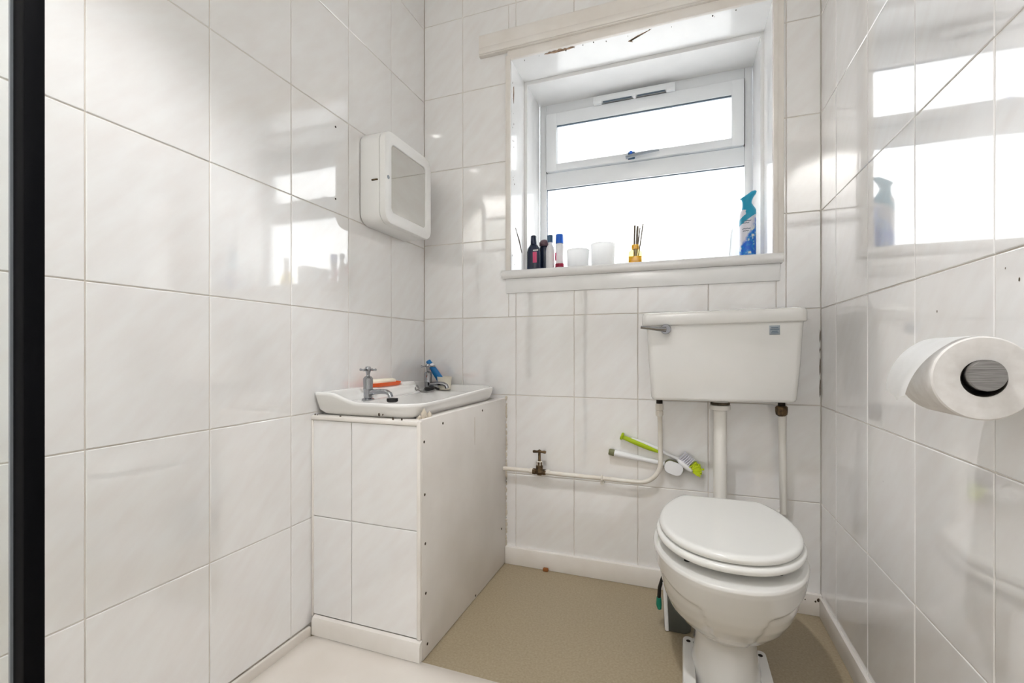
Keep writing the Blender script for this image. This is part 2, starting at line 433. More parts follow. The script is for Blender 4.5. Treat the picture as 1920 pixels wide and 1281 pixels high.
# flaked paint
flake('bare_wood_patch', ragged(.56, .69, .012, .010, 16, 3), 'z', OZ1, M['wood'], win)
flake('bare_wood_patch', [(.026, 2.02), (.031, 2.025), (.034, 2.0), (.031, 1.965), (.027, 1.95), (.024, 1.98)], 'x', OX0, M['wood'], win)
flake('paint_crack', [(.895, .05), (.93, .030), (.985, .010), (.94, .034), (.905, .044), (.912, .06), (.902, .055)], 'z', OZ1, M['wood'], win)
flake('paint_crack', [(.05, 1.425), (.055, 1.425), (.10, 1.375), (.135, 1.332), (.137, 1.336), (.105, 1.384)], 'x', OX0, M['mould'], win)
blobs('paint_pit', [(OX0 + .0006, .01 + random.random() * .03, 1.25 + random.random() * .8) for _ in range(18)], M['mould'], win, .0022, 'x', .2)
blobs('paint_pit', [(.43 + random.random() * .85, .004 + random.random() * .02, OZ1 - .0006) for _ in range(16)], M['mould'], win, .002, 'y', 1.0)

# ================================================================== shower tray and screen
tr = nb()
TX, TY0, TY1 = .80, -1.62, -.678
def trr(ix, z): return [(TX / 2 + u, (TY0 + TY1) / 2 + v, z) for u, v in rrect(TX - 2 * ix, TY1 - TY0 - 2 * ix, max(.012, .05 - ix * .2), 5)]
loft([trr(.0, 0.0), trr(0, .006), trr(.003, .009), trr(.06, .0085), trr(.075, .003), trr(.25, .0015)], bm=tr)
tray = tag(mk('shower_tray', tr, M['tray'], angle=50), 'white acrylic shower tray on the floor in front of the tiled boxing', 'shower tray')
up = mk('upstand', box(0.0, .012, TY0, TY1 - .012, .0, .0365, .004), M['tray'], tray)
mk('waste_grate', lathe([(.045, .0016), (.045, .004), (.03, .005), (.001, .0045)], (.40, -1.15, 0), 24), M['chrome'], tray)
scr = empty('shower_screen', (.43, -1.53, 0), 'black framed clear glass shower screen standing on the tray edge', 'shower screen')
mk('post', box(.4215, .447, -1.540, -1.522, .009, 1.95, .002), M['black'], scr)
mk('seal_strip', box(.4255, .4285, -1.5425, -1.538, .012, 1.95), M['silver'], scr, False)
mk('bottom_rail', box(.013, .4215, -1.540, -1.522, .009, .03), M['black'], scr, False)
mk('top_rail', box(.001, .4215, -1.540, -1.522, 1.93, 1.95), M['black'], scr, False)
mk('wall_channel', box(.001, .02, -1.540, -1.522, .04, 1.93), M['black'], scr, False)
mk('glass_pane', box(.02, .4215, -1.534, -1.528, .03, 1.93), M['clear'], scr, False)

# ================================================================== tiled boxing
bx = empty('basin_boxing', (.2, -.34, 0), 'white tiled box with a plain screwed side panel under the basin', 'boxing')
mk('side_panel', box(.383, .397, -.672, -.001, .002, .694, .002), M['panel_paint'], bx)
mk('front_backing', box(.001, .384, -.670, -.655, .002, .680), M['grout'], bx, False)
for x0, x1 in ((.002, .152), (.152, .384)):
    for z0, z1 in ((.066, .3745), (.3745, .676)):
        o = tile(bx, 'back', x0, x1, z0, z1, off=.6755)
mk('top_trim', box(.001, .388, -.681, -.64, .676, .690, .004), M['cream_paint'], bx)
mk('corner_trim', box(.383, .396, -.681, -.668, .067, .690, .003), M['cream_paint'], bx)
mk('wall_trim', box(.001, .008, -.679, -.668, .06, .676, .002), M['cream_paint'], bx)
pts = [(-.676, .0096), (-.690, .0096), (-.690, .052), (-.686, .062), (-.676, .066)]
mk('plinth', loft([[(x, y, z) for y, z in pts] for x in (.0125, .3985)]), M['cream_paint'], bx, angle=30)
b = box(.002, .383, -.655, -.62, .655, .688); box(.345, .383, -.62, -.02, .655, .692, bm=b); box(.002, .383, -.02, -.001, .655, .692, bm=b)
mk('top_rail', b, M['panel_paint'], bx, False)
for y, z in [(-.2478, .6706), (-.551, .6671), (-.6618, .6296), (-.6588, .4769), (-.6559, .3344), (-.6529, .1897), (-.6439, .0378), (-.3096, .012), (-.055, .16)]:
    mk('screw', lathe([(.0042, .396), (.0042, .3976), (.002, .3979)], (0, y, z), 10, 'x'), M['mould'], bx)
flake('paint_crack', [(-.318, .655), (-.316, .655), (-.315, .60), (-.3165, .555), (-.318, .60)], 'x', .397, M['caulk'], bx, .0006)
cl = []
z = .06
while z < .70:
    cl.append((.398 + random.uniform(-.001, .002), -.002 + random.uniform(-.002, 0), z)); z += random.uniform(.006, .02)
blobs('sealant_bead', cl, M['caulk'], bx, .005, 'y', .8)
for q in (.08, .19, .34, .392, .418): blobs('mould_stain', [(.399, -.003, q)], M['mould'], bx, .0030, 'y', .6)
for x in (.012, .02, .11, .30, .33): blobs('mould_stain', [(x, -.674, .690)], M['mould'], bx, .0032, 'y', .8)

# ================================================================== wash basin
bs = empty('wash_basin', (.19, -.35, .69), 'white ceramic rectangular wash basin set on the tiled boxing', 'basin')
BC = (.187, -.345)
def bout(ix):
    """basin outline, inset ix: square at the wall, rounded at the front corners"""
    x1, y0, y1 = .374 - ix, -.672 + ix, -.020 - ix; r = max(.02, .085 - ix); out = []
    N = 8
    def corner(cx, cy, rr, a0):
        for i in range(N + 1):
            a = a0 + PI / 2 * i / N; out.append((cx + rr * math.cos(a), cy + rr * math.sin(a)))
    def side(p, q, n=14):
        for i in range(1, n): t = i / n; out.append((p[0] + (q[0] - p[0]) * t, p[1] + (q[1] - p[1]) * t))
    xw = .002 + ix; rs = .012
    corner(x1 - r, y1 - r, r, 0)
    side((x1 - r, y1), (xw + rs, y1)); corner(xw + rs, y1 - rs, rs, PI / 2)
    side((xw, y1 - rs), (xw, y0 + rs), 24); corner(xw + rs, y0 + rs, rs, PI)
    side((xw + rs, y0), (x1 - r, y0)); corner(x1 - r, y0 + r, r, 1.5 * PI)
    side((x1, y0 + r), (x1, y1 - r), 24)
    return out
def rimz(x, y):
    base = .7355 + .012 * sstep(-.60, -.08, y)
    return base + (.763 - base) * (1 - sstep(.055, .17, x))
def topz(x, y, edge):
    rz = rimz(x, y)
    lw = .022 + .05 * sstep(-.49, -.46, y) * (1 - sstep(-.18, -.15, y))      # soap ledge between the taps
    inner = .7255 + .0365 * (1 - sstep(lw, lw + .02, x)) - .004 * sstep(.12, .15, x)
    u = ((x - .235) / .115) ** 4 + ((y + .345) / .27) ** 4
    bowl = .125 * (1 - sstep(.15, 1.0, u))
    inner -= bowl
    return rz + (inner - rz) * sstep(.012, .034, edge)
rings = []
for ix, z in ((.045, .640), (.040, .688), (.030, .690), (.022, .695), (.010, .708)):
    rings.append([(x, y, z) for x, y in bout(ix)])
rings.append([(x, y, rimz(x, y) - .012) for x, y in bout(.001)])
rings.append([(x, y, rimz(x, y) - .004) for x, y in bout(.0)])
rings.append([(x, y, rimz(x, y) - .0008) for x, y in bout(.003)])
for ix in (.007, .012, .016, .020, .024, .028, .032, .036):
    rings.append([(x, y, topz(x, y, ix)) for x, y in bout(ix)])
base = bout(.036)
for t in [1 - i / 18 for i in range(1, 18)] + [.02]:
    rings.append([(BC[0] + (x - BC[0]) * t, BC[1] + (y - BC[1]) * t, topz(BC[0] + (x - BC[0]) * t, BC[1] + (y - BC[1]) * t, 1)) for x, y in base])
mk('bowl', loft(rings, True, True), M['ceramic'], bs, angle=60)
mk('ledge_hump', box(.006, .075, -.285, -.185, .735, .771, .012, 4), M['ceramic'], bs)
mk('waste_hole', lathe([(.022, .598), (.024, .602), (.016, .604), (.001, .603)], (.235, -.345, 0), 20), M['chrome'], bs)
blobs('sealant_lump', [(.372, -.62, .694), (.378, -.60, .696), (.366, -.635, .693)], M['caulk'], bs, .012, 'z')
blobs('lime_stain', [(.24 + random.random() * .02, -.6655, .701 + random.random() * .002) for _ in range(5)], M['mould'], bs, .0028, 'y', .3)

def tap(name, x, y, z, rz, label):
    t = empty(name, (x, y, z), label, 'tap', 'pillar taps on the basin')
    mk('base_flange', lathe([(.021, 0), (.022, .002), (.016, .005), (.013, .006)], (x, y, z), 24), M['chrome'], t)
    mk('body', lathe([(.0125, .004), (.0145, .012), (.0155, .03), (.0165, .034), (.0165, .037), (.0155, .040), (.0165, .060), (.0165, .072), (.012, .078), (.007, .080), (.006, .083)], (x, y, z), 24), M['chrome'], t)
    hd_ = mk('handle', lathe([(.006, .080), (.007, .090), (.010, .099), (.011, .106), (.008, .112), (.001, .113)], (x, y, z), 20), M['chrome'], t)
    for k in range(4):
        a = rz + k * PI / 2; c_, s_ = math.cos(a), math.sin(a)
        pr_ = [(.006, .102), (.014, .1015), (.022, .101), (.028, .1015), (.0305, .1015)]
        mk('spoke', tube([(x + c_ * d, y + s_ * d, z + h) for d, h in pr_], [.0042, .0034, .0034, .0046, .0036], 10), M['chrome'], hd_)
    sp = [(0, .024), (.03, .027), (.055, .029), (.075, .028), (.087, .022), (.092, .010)]
    mk('spout', tube([(x + d, y, z + h) for d, h in sp], [.0105, .0085, .008, .0085, .0085, .009], 14), M['chrome'], t)
    return t
tap('basin_tap', .088, -.513, .7265, .15, 'chrome crosshead pillar tap at the near end of the basin')
tap('basin_tap', .078, -.100, .7265, .75, 'chrome crosshead pillar tap at the far end of the basin by the blue tube')

# soap dish, plugs, cup, toothpaste
sd = empty('soap_dish', (.05, -.36, .762), 'orange soap dish lying on the basin ledge beside the near tap', 'soap dish')
rr = lambda w, h, r, z, cx=.047, cy=-.372: [(cx + u, cy + v, z) for u, v in rrect(w, h, r, 5)]
mk('dish', loft([rr(.05, .16, .02, .7625), rr(.058, .172, .024, .767), rr(.062, .18, .026, .7765), rr(.056, .174, .024, .7765), rr(.05, .165, .02, .769)]), M['orange'], sd)
soap = tag(mk('soap_bar', loft([rr(.04, .12, .018, .7693), rr(.046, .126, .02, .776), rr(.044, .122, .02, .785), rr(.032, .10, .014, .789)]), M['soap'], angle=60), 'cream bar of soap lying in the orange dish', 'soap')
pg = empty('basin_plug', (.11, -.14, .727), 'black rubber plug with chain lying against the far tap', 'plug')
mk('stopper', lathe([(.016, 0), (.021, .004), (.022, .012), (.018, .016), (.001, .017)], (.118, -.155, .7285), 20), M['rubber'], pg)
mk('strap', tube([(.118, -.155, .744), (.122, -.130, .742), (.125, -.105, .734), (.122, -.088, .731)], .005, 8), M['rubber'], pg)
mk('chain', tube([(.135, -.145, .733), (.150, -.175, .734), (.155, -.205, .732), (.150, -.235, .7295), (.143, -.26, .734), (.136, -.272, .744)], .003, 8), M['steel'], pg)
mk('ring', tube(arc((.133, -.278, .750), .009, 0, 2 * PI, 16, 'yz'), .0028, 8), M['steel'], pg)
tag(mk('basin_stopper', lathe([(.014, 0), (.018, .003), (.018, .012), (.001, .014)], (.215, -.555, .7265), 18), M['rubber']), 'small black stopper lying under the spout of the near tap', 'plug')
cp = mk('tooth_mug', lathe([(.022, .0), (.027, .004), (.031, .050), (.032, .056), (.030, .056), (.027, .012), (.001, .008)], (.134, -.057, .7265), 28), M['cup'])
tag(cp, 'small ivory toothbrush mug in the far corner of the basin', 'mug')
tb = empty('toothpaste_tube', (.12, -.062, .736), 'blue toothpaste tube leaning in the ivory mug', 'toothpaste')
P0, P1 = Vector((.137, -.060, .740)), Vector((.050, -.062, .858)); ax = (P1 - P0).normalized()
def along(t, u, v):
    s = Vector((0, 1, 0)); q = ax.cross(s).normalized(); return P0 + ax * t + q * u + s * v
L = (P1 - P0).length
rg = [[along(t, a * math.cos(k * PI / 8), c_ * math.sin(k * PI / 8)) for k in range(16)] for t, a, c_ in ((0, .018, .003), (.03, .017, .008), (.075, .015, .013), (.105, .013, .013))]
mk('tube', loft(rg), M['blue'], tb)
mk('band', loft([[along(t, .0125 * math.cos(k * PI / 8), .0125 * math.sin(k * PI / 8)) for k in range(16)] for t in (.105, .116)]), M['whiteplas'], tb)
mk('cap', loft([[along(t, r_ * math.cos(k * PI / 8), r_ * math.sin(k * PI / 8)) for k in range(16)] for t, r_ in ((.116, .012), (.136, .011))]), M['blue'], tb)
brs = empty('toothbrush', (.1, -.05, .736), 'orange toothbrush standing behind the far tap in the mug', 'toothbrush')
mk('handle', tube([(.135, -.075, .738), (.10, -.052, .775), (.065, -.035, .80), (.046, -.030, .815)], [.005, .006, .006, .004], 8), M['orange'], brs)
mk('brush_head', box(.034, .050, -.036, -.026, .812, .822, .002), M['silver'], brs)

# ================================================================== mirror cabinet on the left wall
cb = empty('mirror_cabinet', (0, -.288, 1.35), 'white plastic bathroom cabinet with a mirrored door on the left wall', 'cabinet')
CY, CZ = -.288, 1.518
def crr(w, h, r, x): return [(x, CY + u, CZ + v) for u, v in rrect(w, h, r, 8)]
mk('back_plate', loft([crr(.31, .325, .04, .0002), crr(.31, .325, .04, .004)]), M['dark'], cb)
mk('body', loft([crr(.316, .331, .042, .003), crr(.32, .335, .044, .006), crr(.32, .335, .044, .080), crr(.316, .331, .042, .084)]), M['cab'], cb, angle=40)
dr = mk('door', loft([crr(.314, .329, .041, .085), crr(.32, .335, .044, .088), crr(.32, .335, .044, .104), crr(.316, .331, .042, .109), crr(.308, .323, .038, .111), crr(.246, .254, .022, .111), crr(.240, .248, .019, .109), crr(.238, .246, .018, .104)], True, True), M['cab'], cb, angle=40)
mk('mirror', loft([crr(.237, .245, .018, .1042), crr(.237, .245, .018, .1058)]), M['mirror'], dr)
mk('finger_hole', lathe([(.007, .1105), (.007, .1118), (.0045, .1122), (.0045, .112), (.001, .1116)], (0, CY - .142, CZ - .005), 18, 'x'), M['silver'], dr)
mk('latch', box(.055, .080, CY - .1645, CY - .159, CZ - .018, CZ - .013, .001), M['brass'], cb)

# ================================================================== cistern
cs = empty('cistern', (1.216, -.1, .727), 'white ceramic toilet cistern hung on the back wall under the window', 'cistern')
def csec(x0, x1, yf, z, r=.018): return [((x0 + x1) / 2 + u, (yf - .006) / 2 + v, z) for u, v in rrect(x1 - x0, -.006 - yf, r, 5)]
mk('tank', loft([csec(1.008, 1.418, -.170, .727, .012), csec(.999, 1.426, -.178, .730), csec(.995, 1.430, -.182, .738), csec(.989, 1.440, -.192, .86), csec(.984, 1.448, -.198, .981)]), M['ceramic'], cs, angle=50)
mk('tank_lid', loft([csec(.974, 1.452, -.206, .979, .014), csec(.970, 1.455, -.210, .983), csec(.970, 1.455, -.210, 1.012), csec(.973, 1.452, -.207, 1.020), csec(.985, 1.44, -.195, 1.024)]), M['ceramic'], cs, angle=50)
lv = mk('flush_lever', lathe([(.015, -.2245), (.017, -.2195), (.017, -.208), (.012, -.197)], (1.047, 0, .966), 20, 'y'), M['chrome'], cs)
mk('lever_arm', tube([(1.047, -.219, .965), (1.02, -.224, .967), (.995, -.229, .971), (.968, -.232, .974)], [.0115, .0085, .007, .0065], 12, flat=.8), M['chrome'], lv)
stk = mk('sticker', box(1.352, 1.381, -.1990, -.1972, .940, .969, .0005), M['silver'], cs)
for k, (z, w) in enumerate(((.962, .020), (.957, .024), (.951, .016), (.946, .02))):
    mk('printed_line', box(1.3665 - w / 2, 1.3665 + w / 2, -.1994, -.1988, z - .0012, z + .0012), M['gasket'], stk, False)
cs.rotation_euler = (0, -.013, 0)

fp = empty('flush_pipe', (1.217, -.1, .40), 'thick white flush pipe running down from the cistern to the pan', 'pipe')
mk('pipe', tube([(1.217, -.09, .722), (1.217, -.09, .40), (1.217, -.10, .37), (1.217, -.125, .345), (1.217, -.16, .335), (1.217, -.20, .332)], .0215, 20), M['pvc'], fp)
mk('coupling_nut', lathe([(.026, .690), (.034, .692), (.034, .706), (.026, .708)], (1.217, -.09, 0), 20), M['pvc'], fp)
mk('seal_ring', lathe([(.029, .708), (.031, .710), (.031, .714), (.028, .716)], (1.217, -.09, 0), 20), M['mould'], fp)
mk('collar', lathe([(.026, .716), (.028, .717), (.028, .731), (.02, .732)], (1.217, -.09, 0), 20), M['pvc'], fp)
op = empty('overflow_pipe', (1.405, -.06, .33), 'thin white overflow pipe under the right end of the cistern', 'pipe')
mk('pipe', tube([(1.406, -.07, .70), (1.411, -.062, .50), (1.416, -.045, .345), (1.417, -.03, .335), (1.417, -.004, .332)], .0115, 16), M['pvc'], op)
mk('nut', lathe([(.010, .674), (.017, .680), (.019, .690), (.019, .705), (.015, .709)], (1.4055, -.07, 0), 8), M['brass'], op)
mk('threaded_end', lathe([(.011, .700), (.011, .733)], (1.4055, -.07, 0), 16), M['dark'], op)
mk('wall_socket', lathe([(.018, -.0005), (.018, -.02), (.014, -.024)], (1.417, 0, .332), 16, 'y'), M['pvc'], op)

# ================================================================== cold supply with stop valve
sp_ = empty('supply_pipe', (.7, -.03, .40), 'thin painted water pipe running along the back wall with a brass stop valve', 'pipe')
pp = [(.398, -.034, .405), (.53, -.034, .4045)]
mk('pipe', tube(pp, .0085, 14), M['pipe'], sp_)
cen = (.940, -.034, .480)
p2 = [(.575, -.034, .403), (.80, -.034, .4015), (.935, -.034, .4)] + arc(cen, .080, -PI / 2, 0, 12)[1:] + [(1.020, -.034, .56), (1.019, -.045, .63), (1.018, -.058, .672)]
mk('pipe', tube(p2, .0085, 14), M['pipe'], sp_)
vv = mk('stop_valve', lathe([(.009, -.030), (.0125, -.028), (.0125, -.016), (.010, -.014), (.015, -.006), (.015, .006), (.010, .014), (.0125, .016), (.0125, .028), (.009, .030)], (.554, -.034, .404), 8, 'x'), M['brass'], sp_)
mk('spindle', lathe([(.014, -.002), (.0145, .024), (.012, .028), (.012, .040), (.0075, .043), (.0055, .046), (.0055, .078)], (.554, -.034, .404), 12), M['brass'], vv)
mk('packing_nut', lathe([(.0125, .026), (.0125, .041), (.009, .044)], (.554, -.034, .404), 6), M['pipe'], vv)
mk('tee_handle', tube([(.527, -.034, .484), (.532, -.034, .485), (.545, -.034, .485), (.554, -.034, .488), (.563, -.034, .485), (.576, -.034, .485), (.581, -.034, .484)], [.005, .0062, .0048, .007, .0048, .0062, .005], 10), M['brass'], vv)
for x in (.522, .586): mk('painted_nut', lathe([(.0095, -.010), (.0125, -.008), (.0125, .008), (.0095, .010)], (x, -.034, .404), 6, 'x'), M['pipe'], vv)
ck = mk('pipe_clip', tube(arc((.806, -.034, .4015), .0105, -PI / 2, PI * 1.5, 18, 'yz'), .0035, 8), M['pipe'], sp_)
mk('clip_foot', tube([(.806, -.034, .392), (.806, -.032, .382), (.806, -.012, .380), (.806, .0, .380)], [.006, .0075, .005, .005], 10), M['pipe'], ck)
mk('tap_connector', lathe([(.0105, .655), (.0135, .659), (.0135, .672), (.011, .676), (.0145, .680), (.0145, .697), (.012, .701)], (1.0175, -.062, 0), 8), M['pipe'], sp_)
mk('threaded_tail', lathe([(.011, .696), (.011, .735)], (1.0175, -.062, 0), 16), M['dark'], sp_)

# ================================================================== brushes tucked behind the supply pipe
def lerp(a, b, t): return Vector(a) + (Vector(b) - Vector(a)) * t
db = empty('dish_brush', (1.0, -.015, .52), 'lime green and white dish brush tucked behind the water pipe', 'brush')
A, B = Vector((.884, -.022, .565)), Vector((1.083, -.013, .494))
ts = [0, .08, .2, .35, .5, .62, .72]
mk('grip', tube([lerp(A, B, t) + Vector((-.001, 0, -.002)) for t in ts], [.0085, .009, .0105, .0115, .0105, .008, .005], 12, flat=.95), M['lime'], db)
mk('end_disc', tube([lerp(A, B, -.045), lerp(A, B, -.02), lerp(A, B, .005)], [.013, .0155, .012], 16), M['lime'], db)
mk('handle', tube([lerp(A, B, t) + Vector((.003, -.0005, .0062)) for t in (.14, .25, .45, .65)] + [lerp(A, B, t) for t in (.78, .9, 1.0)], [.003, .0055, .0065, .006, .0055, .005, .006], 12), M['whiteplas'], db)
C0 = Vector((1.080, -.018, .494)); C1 = Vector((1.128, -.022, .455)); dd = (C1 - C0).normalized(); pn = Vector((-dd.z, 0, dd.x)) if dd.x > 0 else Vector((0, 0, 1))
pn = Vector((.63, -.15, .77)).normalized()
hd_ = mk('head', tube([lerp(C0, C1, t) for t in (0, .15, .5, .85, 1)], [.006, .012, .0145, .0125, .007], 14, flat=.8), M['whiteplas'], db)
bw, bl = nb(), nb()
rd = random.Random(5)
for i in range(9):
    for j in range(-2, 3):
        t = .05 + .95 * i / 8
        st = lerp(C0, C1, t) + Vector((0, j * .0042, 0)) + pn * .006
        if i < 6:
            e = st + pn * .034 + dd * rd.uniform(-.001, .002) + Vector((0, j * .001, 0)); tube([st, e], [.0017, .0014], 5, bm=bw)
        else:
            e = st + (pn * .030 + dd * (.006 + (i - 6) * .009)) + Vector((0, j * .0015, rd.uniform(-.003, .003))); tube([st, e], [.0024, .002], 5, bm=bl)
for k in range(22):
    a = -.25 + 1.7 * k / 21
    st = C1 - dd * .004; dv = pn * math.cos(a) + dd * math.sin(a)
    for j in (-1, 0, 1): tube([st + dv * .008 + Vector((0, j * .006, 0)), st + dv * rd.uniform(.028, .038) + Vector((0, j * .011, 0))], [.0026, .0024], 5, bm=bl)
o = mk('white_bristles', bw, M['whitebristle'], hd_); o['kind'] = 'stuff'
o = mk('lime_bristles', bl, M['bristle'], hd_); o['kind'] = 'stuff'
tbb = empty('scrubbing_brush', (.95, -.015, .48), 'white long handled scrubbing brush tucked behind the water pipe below the dish brush', 'brush')
A, B = Vector((.848, -.018, .500)), Vector((1.02, -.013, .474))
mk('handle', tube([lerp(A, B, t) for t in (0, .1, .35, .65, .9, 1.08)], [.0125, .013, .0118, .0098, .0092, .010], 14, flat=.95), M['whiteplas'], tbb)
mk('end_cap', tube([lerp(A, B, t) for t in (-.11, -.09, 0, .015)], [.010, .0125, .013, .0125], 14), M['olive'], tbb)
def pad(sc, y0, y1):
    c = Vector((1.066, 0, .4605)); d = Vector((.955, 0, -.30)); n_ = Vector((.30, 0, .955)); out = []
    for y, s in ((y0, .92), (y0 + (y1 - y0) * .25, 1.0), (y0 + (y1 - y0) * .75, 1.0), (y1, .9)):
        out.append([c + d * u * s * sc + n_ * v * s * sc + Vector((0, y, 0)) for u, v in rrect(.066, .046, .020, 5)])
    return loft(out)
mk('head', pad(1.0, -.034, -.021), M['whiteplas'], tbb)
mk('pad', pad(1.07, -.0205, -.004), M['olive'], tbb)

# ================================================================== toilet pan, seat and lid
tp = empty('toilet_pan', (1.205, -.45, 0), 'white ceramic toilet pan with a closed plastic seat standing on the vinyl floor', 'toilet')
TXC = 1.205
def egg(a, ym, yf, yb, z, n=72, pb=2.0, trunc=None):
    out = []
    for k in range(n):
        t = 2 * PI * k / n; s_, c_ = math.sin(t), math.cos(t)
        if c_ >= 0:     # front (towards -y)
            x, y = a * s_, ym - (ym - yf) * c_
            x = a * math.copysign(abs(s_) ** .92, s_)
        else:
            e = 2 / pb
            x, y = a * math.copysign(abs(s_) ** e, s_), ym + (yb - ym) * abs(c_) ** e
            if trunc is not None and y > trunc: y = trunc
        out.append(Vector((TXC + x, y, z)))
    return out
secs = [(.0, .090, -.42, -.575, -.225), (.03, .088, -.42, -.570, -.225), (.06, .082, -.42, -.555, -.225), (.10, .077, -.42, -.535, -.22), (.13, .076, -.42, -.528, -.215), (.143, .080, -.42, -.532, -.21),
        (.152, .092, -.41, -.545, -.18), (.165, .110, -.42, -.567, -.185), (.185, .130, -.43, -.594, -.19), (.21, .1465, -.44, -.620, -.195), (.24, .160, -.44, -.645, -.195), (.27, .168, -.44, -.664, -.195),
        (.30, .1735, -.44, -.678, -.195), (.32, .176, -.44, -.686, -.195), (.335, .178, -.44, -.692, -.195), (.350, .1800, -.44, -.698, -.195), (.362, .1815, -.44, -.701, -.195), (.369, .179, -.44, -.699, -.198), (.3725, .170, -.44, -.689, -.205)]
# densify between z .15 and .384 for the raised rim band
ds = []
for i in range(len(secs) - 1):
    a_, b_ = secs[i], secs[i + 1]; m_ = 5 if a_[0] > .15 else 2
    for k in range(m_): t = k / m_; ds.append(tuple(a_[q] + (b_[q] - a_[q]) * t for q in range(5)))
ds.append(secs[-1])
rings = []
for z, a, ym, yf, yb in ds:
    ring = egg(a, ym, yf, yb, z, 144, 2.3)
    for q, p in enumerate(ring):
        ang = q / 144 * 2 * PI; ang = ang - 2 * PI if ang > PI else ang     # 0 at the front
        aa = abs(ang)
        zline = .322 - .028 * (1 - sstep(.35, 1.5, aa)) - .17 * (1 - sstep(.10, .42, aa))
        g = sstep(zline - .006, zline + .004, z) * (1 - sstep(.366, .3725, z) * .3) * sstep(.13, .19, z)
        d = Vector((p.x - TXC, p.y - ym, 0)).normalized()
        ring[q] = p + d * (.0065 * g)
    rings.append(ring)
mk('bowl', loft(rings), M['ceramic'], tp, angle=75)
for sx in (-1, 1):
    fl = [(sx * .094 + u, -.455 + v) for u, v in rrect(.034, .22, .0165, 6)]
    fo = mk('foot_flange', loft([[(TXC + u, v, 0.0005) for u, v in fl], [(TXC + u, v, .034) for u, v in fl], [(TXC + sx * .094 + (u - sx * .094) * .85, -.455 + (v + .455) * .97, .040) for u, v in fl]]), M['ceramic'], tp, angle=40)
    mk('bolt_hole', lathe([(.006, .0405), (.006, .0412), (.001, .0412)], (TXC + sx * .094, -.372, 0), 12), M['dark'], fo)
# seat ring and lid
def plate(levels, a, yf, yb):
    return loft([[Vector((TXC + (p.x - TXC) * s_, -.46 + (p.y + .46) * s_, z)) for p in egg(a, -.47, yf, -.18, z, 96, 2.0, yb)] for z, s_ in levels])
st = mk('seat', plate([(.394, .965), (.396, .985), (.401, 1.0), (.407, .998), (.411, .985), (.4125, .96)], .178, -.693, -.243), M['seat'], tp, angle=60)
ld = mk('lid', plate([(.415, .965), (.417, .985), (.423, 1.0), (.429, .995), (.4335, .975), (.4350, .94), (.4345, .90)], .171, -.688, -.246), M['seat'], tp, angle=60)
for sx in (-1, 1):
    for y in (-.60, -.33): mk('buffer', lathe([(.008, .371), (.008, .3945)], (TXC + sx * (.10 if y < -.5 else .13), y, 0), 10), M['rubber'], st)
    mk('hinge', lathe([(.011, -.020), (.011, .020)], (TXC + sx * .075, -.232, .408), 14, 'x'), M['seat'], ld)
    mk('hinge_post', lathe([(.010, .368), (.009, .408)], (TXC + sx * .075, -.232, 0), 12), M['seat'], ld)

# tub behind the pan
tu = empty('plastic_tub', (1.09, -.20, 0), 'clear plastic tub with black and teal handle on the floor behind the toilet', 'tub')
def tr_(w, h, z, dx=0, dy=0):
    w *= .90; return [(1.080 + dx + u, -.238 + dy + v, z) for u, v in rrect(w, h, .022, 5)]
mk('wall', loft([tr_(.082, .07, .001), tr_(.09, .078, .006), tr_(.098, .086, .13), tr_(.10, .088, .155), tr_(.096, .084, .155), tr_(.094, .082, .13), tr_(.086, .074, .008)]), M['milkytub'], tu)
mk('rim', loft([tr_(.104, .092, .148), tr_(.108, .096, .152), tr_(.104, .092, .158), tr_(.096, .084, .158), tr_(.094, .082, .148)]), M['milky'], tu)
mk('corner_rib', tube([(1.049, -.272, .004), (1.046, -.277, .08), (1.043, -.281, .155)], .0065, 8), M['whiteplas'], tu)
mk('handle', tube([(1.062, -.282, .155), (1.050, -.284, .180), (1.036, -.276, .172), (1.026, -.266, .13), (1.024, -.262, .09)], [.004, .005, .005, .006, .006], 8), M['rubber'], tu)
mk('handle_grip', tube([(1.024, -.263, .098), (1.024, -.262, .075), (1.026, -.261, .060)], [.0075, .009, .006], 10), M['tealgreen'], tu)
tag(mk('debris_chip', box(.566, .588, -.030, -.017, .0, .014, .003, 1), M['brown']), 'small orange brown chip lying on the floor against the skirting', 'debris')

# ================================================================== toilet roll on its holder
RX, RZ, RY0, RY1 = 1.4622, .8535, -1.036, -.934
hl = empty('roll_holder', (W, -.915, .87), 'brushed steel toilet roll holder fixed to the right wall', 'toilet roll holder')
mk('wall_plate', lathe([(.026, W - .0005), (.026, W - .008), (.020, W - .011)], (0, -.916, RZ + .004), 24, 'x'), M['steel'], hl)
mk('arm', tube([(W - .008, -.916, RZ + .004), (RX + .014, -.916, RZ + .004), (RX + .004, -.919, RZ + .004), (RX, -.928, RZ + .004), (RX, -.95, RZ + .004), (RX, -1.03, RZ + .004)], .0085, 14), M['steel'], hl)
mk('end_cap', lathe([(.008, -1.025), (.0205, -1.026), (.0205, -1.043), (.0195, -1.0445), (.001, -1.0447)], (RX, 0, RZ + .004), 32, 'y'), M['steel'], hl)
rl = empty('toilet_roll', (RX, -.985, RZ), 'white toilet paper roll with a loose end hanging on the steel holder', 'toilet roll')
prof = [(.0245, RY0), (.0252, RY0 - .0002), (.0535, RY0), (.0553, RY0 + .002), (.0553, RY1 - .002), (.0535, RY1), (.0252, RY1), (.0245, RY1), (.0245, RY0)]
mk('roll', lathe(prof, (RX, 0, RZ), 64, 'y', cap=False), M['paper_shaded'], rl, angle=40)
mk('core', lathe([(.0243, RY0 + .001), (.0243, RY1 - .001), (.0232, RY1 - .001), (.0232, RY0 + .001), (.0243, RY0 + .001)], (RX, 0, RZ), 40, 'y', cap=False), M['dark'], rl)
b = nb(); grid = []; NU, NV = 26, 12
